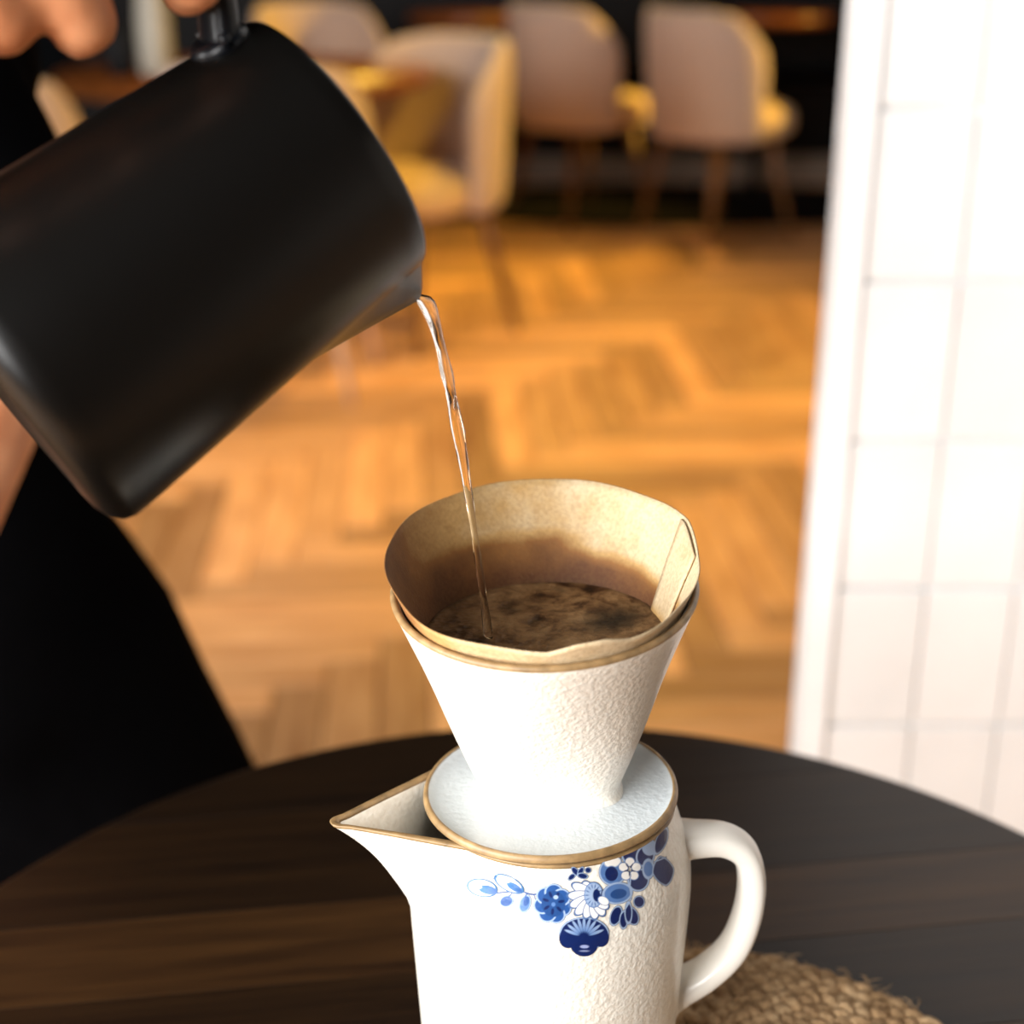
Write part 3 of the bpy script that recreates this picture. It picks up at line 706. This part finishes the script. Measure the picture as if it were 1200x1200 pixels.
# fingers: index nearest the mouth ... little finger nearest the base
for n, (tz, rs, curl, ln) in enumerate([(.1070, .0090, .008, 1.0), (.0760, .0094, .001, 1.05), (.0590, .0092, -.010, 1.0), (.0400, .0080, -.012, .9)]):
    k0 = hb(tz - .002, .026, .030); k1 = hb(tz, .021, -.004); k2 = hb(tz + .001, .004 - curl, -.0205); k3 = hb(tz + .0005, -.0130 - curl, -.0150); k4 = hb(tz, -.0165 - curl, -.0035)
    chain(pb, [k0, k1, k2, k3, k4], [rs * 1.18, rs * 1.10, rs, rs * .95, rs * .85]); knuck.append(k0)
wrist = Vector((-.262, .520, 1.238))
for k in knuck:
    capsule(pb, k, k * .35 + wrist * .65, .0105, .0145)
pm = sum(knuck, Vector()) / 4; ellipsoid(pb, pm * .5 + wrist * .5, (.034, .034, .017))
chain(pb, [wrist + Vector((.02, -.01, .0)), hb(.062, .034, -.004), hb(.080, .030, -.020), hb(.100, .022, -.022)], [.015, .0125, .0105, .009])   # thumb lies over the fingers' side of the bar
elbow = Vector((-.47, .66, 1.16)); shR = Vector((-.70, .93, 1.36))
chain(pb, [pm * .3 + wrist * .7, wrist, wrist * .6 + elbow * .4, elbow, shR], [.024, .0245, .033, .040, .052])
# the other arm bent across the waist
shL = Vector((-.47, 1.02, 1.34)); elL = Vector((-.276, .87, .99)); wrL = Vector((-.318, .79, .85)); hL = Vector((-.345, .775, .78))
chain(pb, [shL, elL, elL * .4 + wrL * .6, wrL], [.052, .042, .033, .0265]); chain(pb, [wrL, hL], [.026, .028]); ellipsoid(pb, hL, (.020, .034, .042))
for k in range(4):
    s0 = hL + Vector((.002, -.026 + .019 * k, -.030)); d = Vector((-.004, .003 * k, -.085 + .007 * abs(k - 1.3))); chain(pb, [s0, s0 + d * .5, s0 + d * .78 + Vector((-.006, 0, 0)), s0 + d * .98 + Vector((-.016, 0, 0))], [.0095, .009, .0085, .0075])
chain(pb, [hL + Vector((-.006, -.020, .02)), hL + Vector((-.020, -.046, -.012)), hL + Vector((-.022, -.050, -.040))], [.012, .0105, .009])
# torso, neck, head, legs
mid = Vector((-.64, .97, 0))
for z, rx, ry in ((.86, .145, .105), (1.0, .12, .09), (1.15, .135, .10), (1.27, .145, .10)): ellipsoid(pb, (mid.x, mid.y, z), (rx, ry, .12))
capsule(pb, shR, shL, .05, .05); chain(pb, [mid + Vector((0, 0, 1.34)), mid + Vector((.02, -.03, 1.47))], [.058, .052])
hc = mid + Vector((.045, -.06, 1.585)); HR = Matrix.Rotation(R(25), 3, 'X')
ellipsoid(pb, hc, (.075, .092, .105)); ellipsoid(pb, hc + Vector((.025, -.045, -.06)), (.05, .05, .05))
fd = Vector((.55, -.80, -.25)).normalized()
capsule(pb, hc + fd * .080 + Vector((0, 0, .01)), hc + fd * .106 + Vector((0, 0, -.022)), .009, .012)
for s_ in (-1, 1):
    sv = Vector((fd.y, -fd.x, 0)).normalized() * s_; ellipsoid(pb, hc + sv * .076 + Vector((0, 0, -.005)), (.012, .02, .03)); capsule(pb, hc + fd * .072 + sv * .018 + Vector((0, 0, .03)), hc + fd * .066 + sv * .045 + Vector((0, 0, .03)), .009, .008)
    ellipsoid(pb, hc + fd * .074 + sv * .03 + Vector((0, 0, .008)), (.013, .013, .010))
capsule(pb, hc + fd * .088 + Vector((-.014, -.01, -.052)), hc + fd * .088 + Vector((.014, .01, -.052)), .008, .008)
for s_, sx in ((-1, -.70), (1, -.57)):
    chain(pb, [(sx, .97, .86), (sx, .98, .48), (sx, 1.0, .09)], [.085, .06, .04]); capsule(pb, (sx, 1.01, .04), (sx + .03, .88, .035), .036, .032)
tmp = pb.build('person_tmp'); md = tmp.modifiers.new('r', 'REMESH'); md.mode = 'VOXEL'; md.voxel_size = .0026; md.use_smooth_shade = True
s2 = tmp.modifiers.new('s', 'SMOOTH'); s2.factor = .5; s2.iterations = 6
dg = bpy.context.evaluated_depsgraph_get(); me = bpy.data.meshes.new_from_object(tmp.evaluated_get(dg)); me.name = 'body'; me.materials.clear(); me.materials.append(M['skin'])
me.polygons.foreach_set('use_smooth', [True] * len(me.polygons))
bpy.data.objects.remove(tmp)
def pchild(o):
    o.parent = per; o.matrix_parent_inverse = Matrix.Translation(-per.location); return o
bo = bpy.data.objects.new('body', me); COL.objects.link(bo); pchild(bo)
# clothes: long black dress / apron silhouette
def sect(cx, cy, rx, ry, z, n=64, ph=0., fold=0.):
    return [(cx + rx * (1 + fold * math.sin(9 * 2 * math.pi * i / n + ph)) * math.cos(2 * math.pi * i / n), cy + ry * (1 + fold * math.sin(9 * 2 * math.pi * i / n + ph)) * math.sin(2 * math.pi * i / n), z) for i in range(n)]
# (right edge x, z)
prof = [(.16, -.095), (.30, -.120), (.40, -.146), (.48, -.166), (.543, -.1833), (.600, -.2028), (.655, -.2233), (.718, -.2440), (.765, -.2700), (.813, -.3000), (.862, -.3330), (.92, -.345), (.98, -.330), (1.04, -.307), (1.08, -.294), (1.14, -.294), (1.22, -.305), (1.30, -.345)]
rings = []
for i, (z, xr) in enumerate(prof):
    k = (1.30 - z) / 1.14; cy = .985; ry = .13 + .09 * max(0, (.95 - z)); lx = -.95 - .04 * k; cx, rx = (xr + lx) / 2, (xr - lx) / 2
    rings.append(sect(cx, cy, rx, ry, z, fold=.012 * max(0, min(1, (.95 - z) * 3))))
rings += [sect(-.64, .985, .22, .11, 1.36), sect(-.635, .975, .12, .085, 1.405), sect(-.63, .965, .078, .072, 1.425)]
b = MB(); b.loft(rings, False, False); dress = b.build('dress', M['cloth']); pchild(dress)
b = MB(); b.loft(tube_rings(spline([shR + Vector((-.03, .02, .01)), shR, (shR + elbow) / 2, elbow, elbow * .7 + wrist * .3, elbow * .42 + wrist * .58], 5), [.062] * 6 + [.060] * 5 + [.058] * 5 + [.052] * 5 + [.046] * 5, 20), False, False); pchild(b.build('sleeve', M['cloth']))
b = MB(); b.loft(tube_rings(spline([shL + Vector((-.03, 0, .01)), shL, shL * .5 + elL * .5, elL, elL * .72 + wrL * .28], 5), [.060] * 6 + [.046] * 5 + [.044] * 5 + [.040] * 5, 20), False, False); pchild(b.build('sleeve', M['cloth']))
hb_ = MB(); ellipsoid(hb_, hc - fd * .022 + Vector((0, 0, .022)), (.088, .098, .105), n=28); ellipsoid(hb_, hc - fd * .11 + Vector((0, 0, .03)), (.04, .04, .04)); pchild(hb_.build('hair', M['hair']))

# ------------------------------------------------------------------ background chairs
def make_chair():
    t_ = thing('tub_chair', (0, 0, 0), 'x', 'chair')
    rings = []; n = 41; Rr = .235
    for i in range(n):
        ph = R(-92 + 184 * i / (n - 1)); ap = abs(math.degrees(ph)); top = float(np.interp(ap, [0, 35, 60, 80, 92], [.835, .835, .815, .74, .68])); e = float(np.interp(ap, [0, 84, 92], [1, 1, .55]))
        th_ = .026 * e; fl = .035 * max(0, math.cos(ph)); bz = .37; sec = []
        for (r_, z_) in ((-th_, bz + .03), (-th_, .5 * (bz + top)), (-th_ * .95, top - .05), (-th_ * .6, top - .012), (0, top), (th_ * .6, top - .012), (th_ * .95, top - .05), (th_, .5 * (bz + top)), (th_, bz + .04), (th_ * .6, bz), (-th_ * .6, bz)):
            rad = Rr + r_ + fl * (z_ - bz) / .45; sec.append((rad * math.sin(ph), rad * math.cos(ph), z_))
        rings.append(sec)
    b = MB(); b.loft(rings); o_ = b.build('backrest', M['pink_fabric'], t_); sub(o_, 1)
    rings = []
    for r, z in ((.15, .372), (.20, .376), (.222, .395), (.226, .43), (.218, .462), (.19, .478), (.10, .486), (.01, .488)):
        rings.append([(r * 1.0 * math.cos(a_) , r * 1.08 * math.sin(a_) - .055, z) for a_ in [2 * math.pi * j / 40 for j in range(40)]])
    b = MB(); b.loft(rings); b.build('seat', M['seat_fabric'], t_)
    for sx in (-1, 1):
        for sy in (-1, 1):
            b = MB(); b.loft([circ(.010, 0, 12, sx * .215, sy * .20), circ(.017, .24, 12, sx * .165, sy * .155), circ(.021, .40, 12, sx * .14, sy * .13)]); b.build('leg', M['chair_leg'], t_)
    return t_
def sub(o_, lv): md_ = o_.modifiers.new('subdivision', 'SUBSURF'); md_.levels = lv; md_.render_levels = lv
chair0 = make_chair()
GR = 'beige tub chairs in the background'
def put_chair(x_, y_, face, label, first=False):   # face: heading of the front in degrees (0 = +x, 90 = away)
    c_ = chair0 if first else copy_tree(chair0); c_.location = (x_, y_, .0062 if y_ > 5.8 and x_ > 0 else 0); c_.rotation_euler = (0, 0, R(face + 90)); tag(c_, label, 'chair', GR); return c_
put_chair(.77, 5.85, 33, 'beige tub chair seen from behind, nearest the white tiled wall', True)
put_chair(.27, 6.15, 33, 'beige tub chair seen from behind, second from the white tiled wall')
cA = put_chair(-.28, 4.44, 226, 'beige tub chair pushed up to the brown table just right of the kettle')
put_chair(-.70, 6.0, 300, 'far beige tub chair showing only its back top above the kettle')
cE = put_chair(-.60, 3.93, 85, 'beige tub chair behind the kettle, only its pale legs in view')
put_chair(-1.25, 3.66, 92, 'beige tub chair glimpsed below the hand, left of the kettle')
for ch in cE.children:
    if ch.name.startswith('leg'): ch.data = ch.data.copy(); ch.data.materials[0] = M['pale_leg']
put_chair(1.58, 6.1, 100, 'beige tub chair half hidden by the white tiled wall')

def cafe_table(x_, y_, r_, label, top_m):
    t_ = thing('cafe_table', (x_, y_, .0062 if y_ > 6 else 0), label, 'table', None)
    lathe('tabletop', [(0, .715), (r_ - .01, .715), (r_, .722), (r_, .742), (r_ - .004, .75), (0, .75)], top_m, t_, 64)
    lathe('pedestal', [(0, .0141), (.03, .0141), (.025, .04), (.025, .70), (.10, .715), (0, .715)], M['black_metal'], t_, 24)
    lathe('base', [(0, 0), (.21, 0), (.21, .008), (.03, .014), (0, .014)], M['black_metal'], t_, 40); return t_
M['cafe_wood'] = wood('brown table wood', lin((96, 50, 20)), lin((140, 82, 38)), .3, False, (2, 14, 2), 'Object')
cafe_table(-.74, 4.42, .52, 'round brown cafe table between the beige chairs behind the kettle', M['cafe_wood'])
cafe_table(1.05, 6.75, .30, 'dark round cafe table in front of the two chairs seen from behind', M['cafe_wood'])
cafe_table(-.15, 6.68, .28, 'dark round cafe table near the far wall, left of the chairs seen from behind', M['cafe_wood'])
# white cup and glass on the brown table
M['vase'] = simple('pale grey glaze', lin((176, 170, 156)), .5)
cup = thing('white_vase', (-.96, 4.30, .75), 'tall white vase on the brown cafe table, seen between fingers and kettle', 'vase')
lathe('body', [(0, 0), (.038, 0), (.042, .01), (.045, .08), (.042, .17), (.036, .215), (.038, .23), (.034, .23), (.032, .215), (.036, .05), (0, .02)], M['vase'], cup, 32)
gl = thing('dark_jar', (-1.05, 4.28, .75), 'small dark jar beside the tall white vase', 'jar')
lathe('body', [(0, 0), (.034, 0), (.038, .01), (.038, .09), (.03, .11), (.03, .125), (.026, .125), (.026, .11), (0, .1)], M['black_leather'], gl, 28)
# dark bench along the far wall
bench = thing('wall_bench', (.2, 7.28, 0), 'long black upholstered bench along the dark far wall', 'bench')
b = MB(); b.box((-2.2, -.25, .12), (1.9, .26, .44), .03); b.build('seat', M['black_leather'], bench, smooth=False)
b = MB(); b.box((-2.2, .14, .44), (1.9, .27, .95), .03); b.build('backrest', M['black_leather'], bench, smooth=False)
b = MB(); b.box((-2.15, -.20, 0), (1.85, .25, .12)); b.build('plinth', M['grey_plinth'], bench, smooth=False)
rb = MB(); rb.loft([[(1.22 * k * math.cos(2 * math.pi * q / 72), .5 * k * math.sin(2 * math.pi * q / 72), z) for q in range(72)] for k, z in ((.99, .0012), (1, .003), (.985, .0058))])  # thin near-black oval that darkens the floor under the far chairs and tables
tag(rb.build('dark_oval_sheet', M['floor_sheet'], None, loc=(.72, 6.5, 0)), 'oval near-black sheet on the floor under the far chairs and tables', 'floor_sheet')
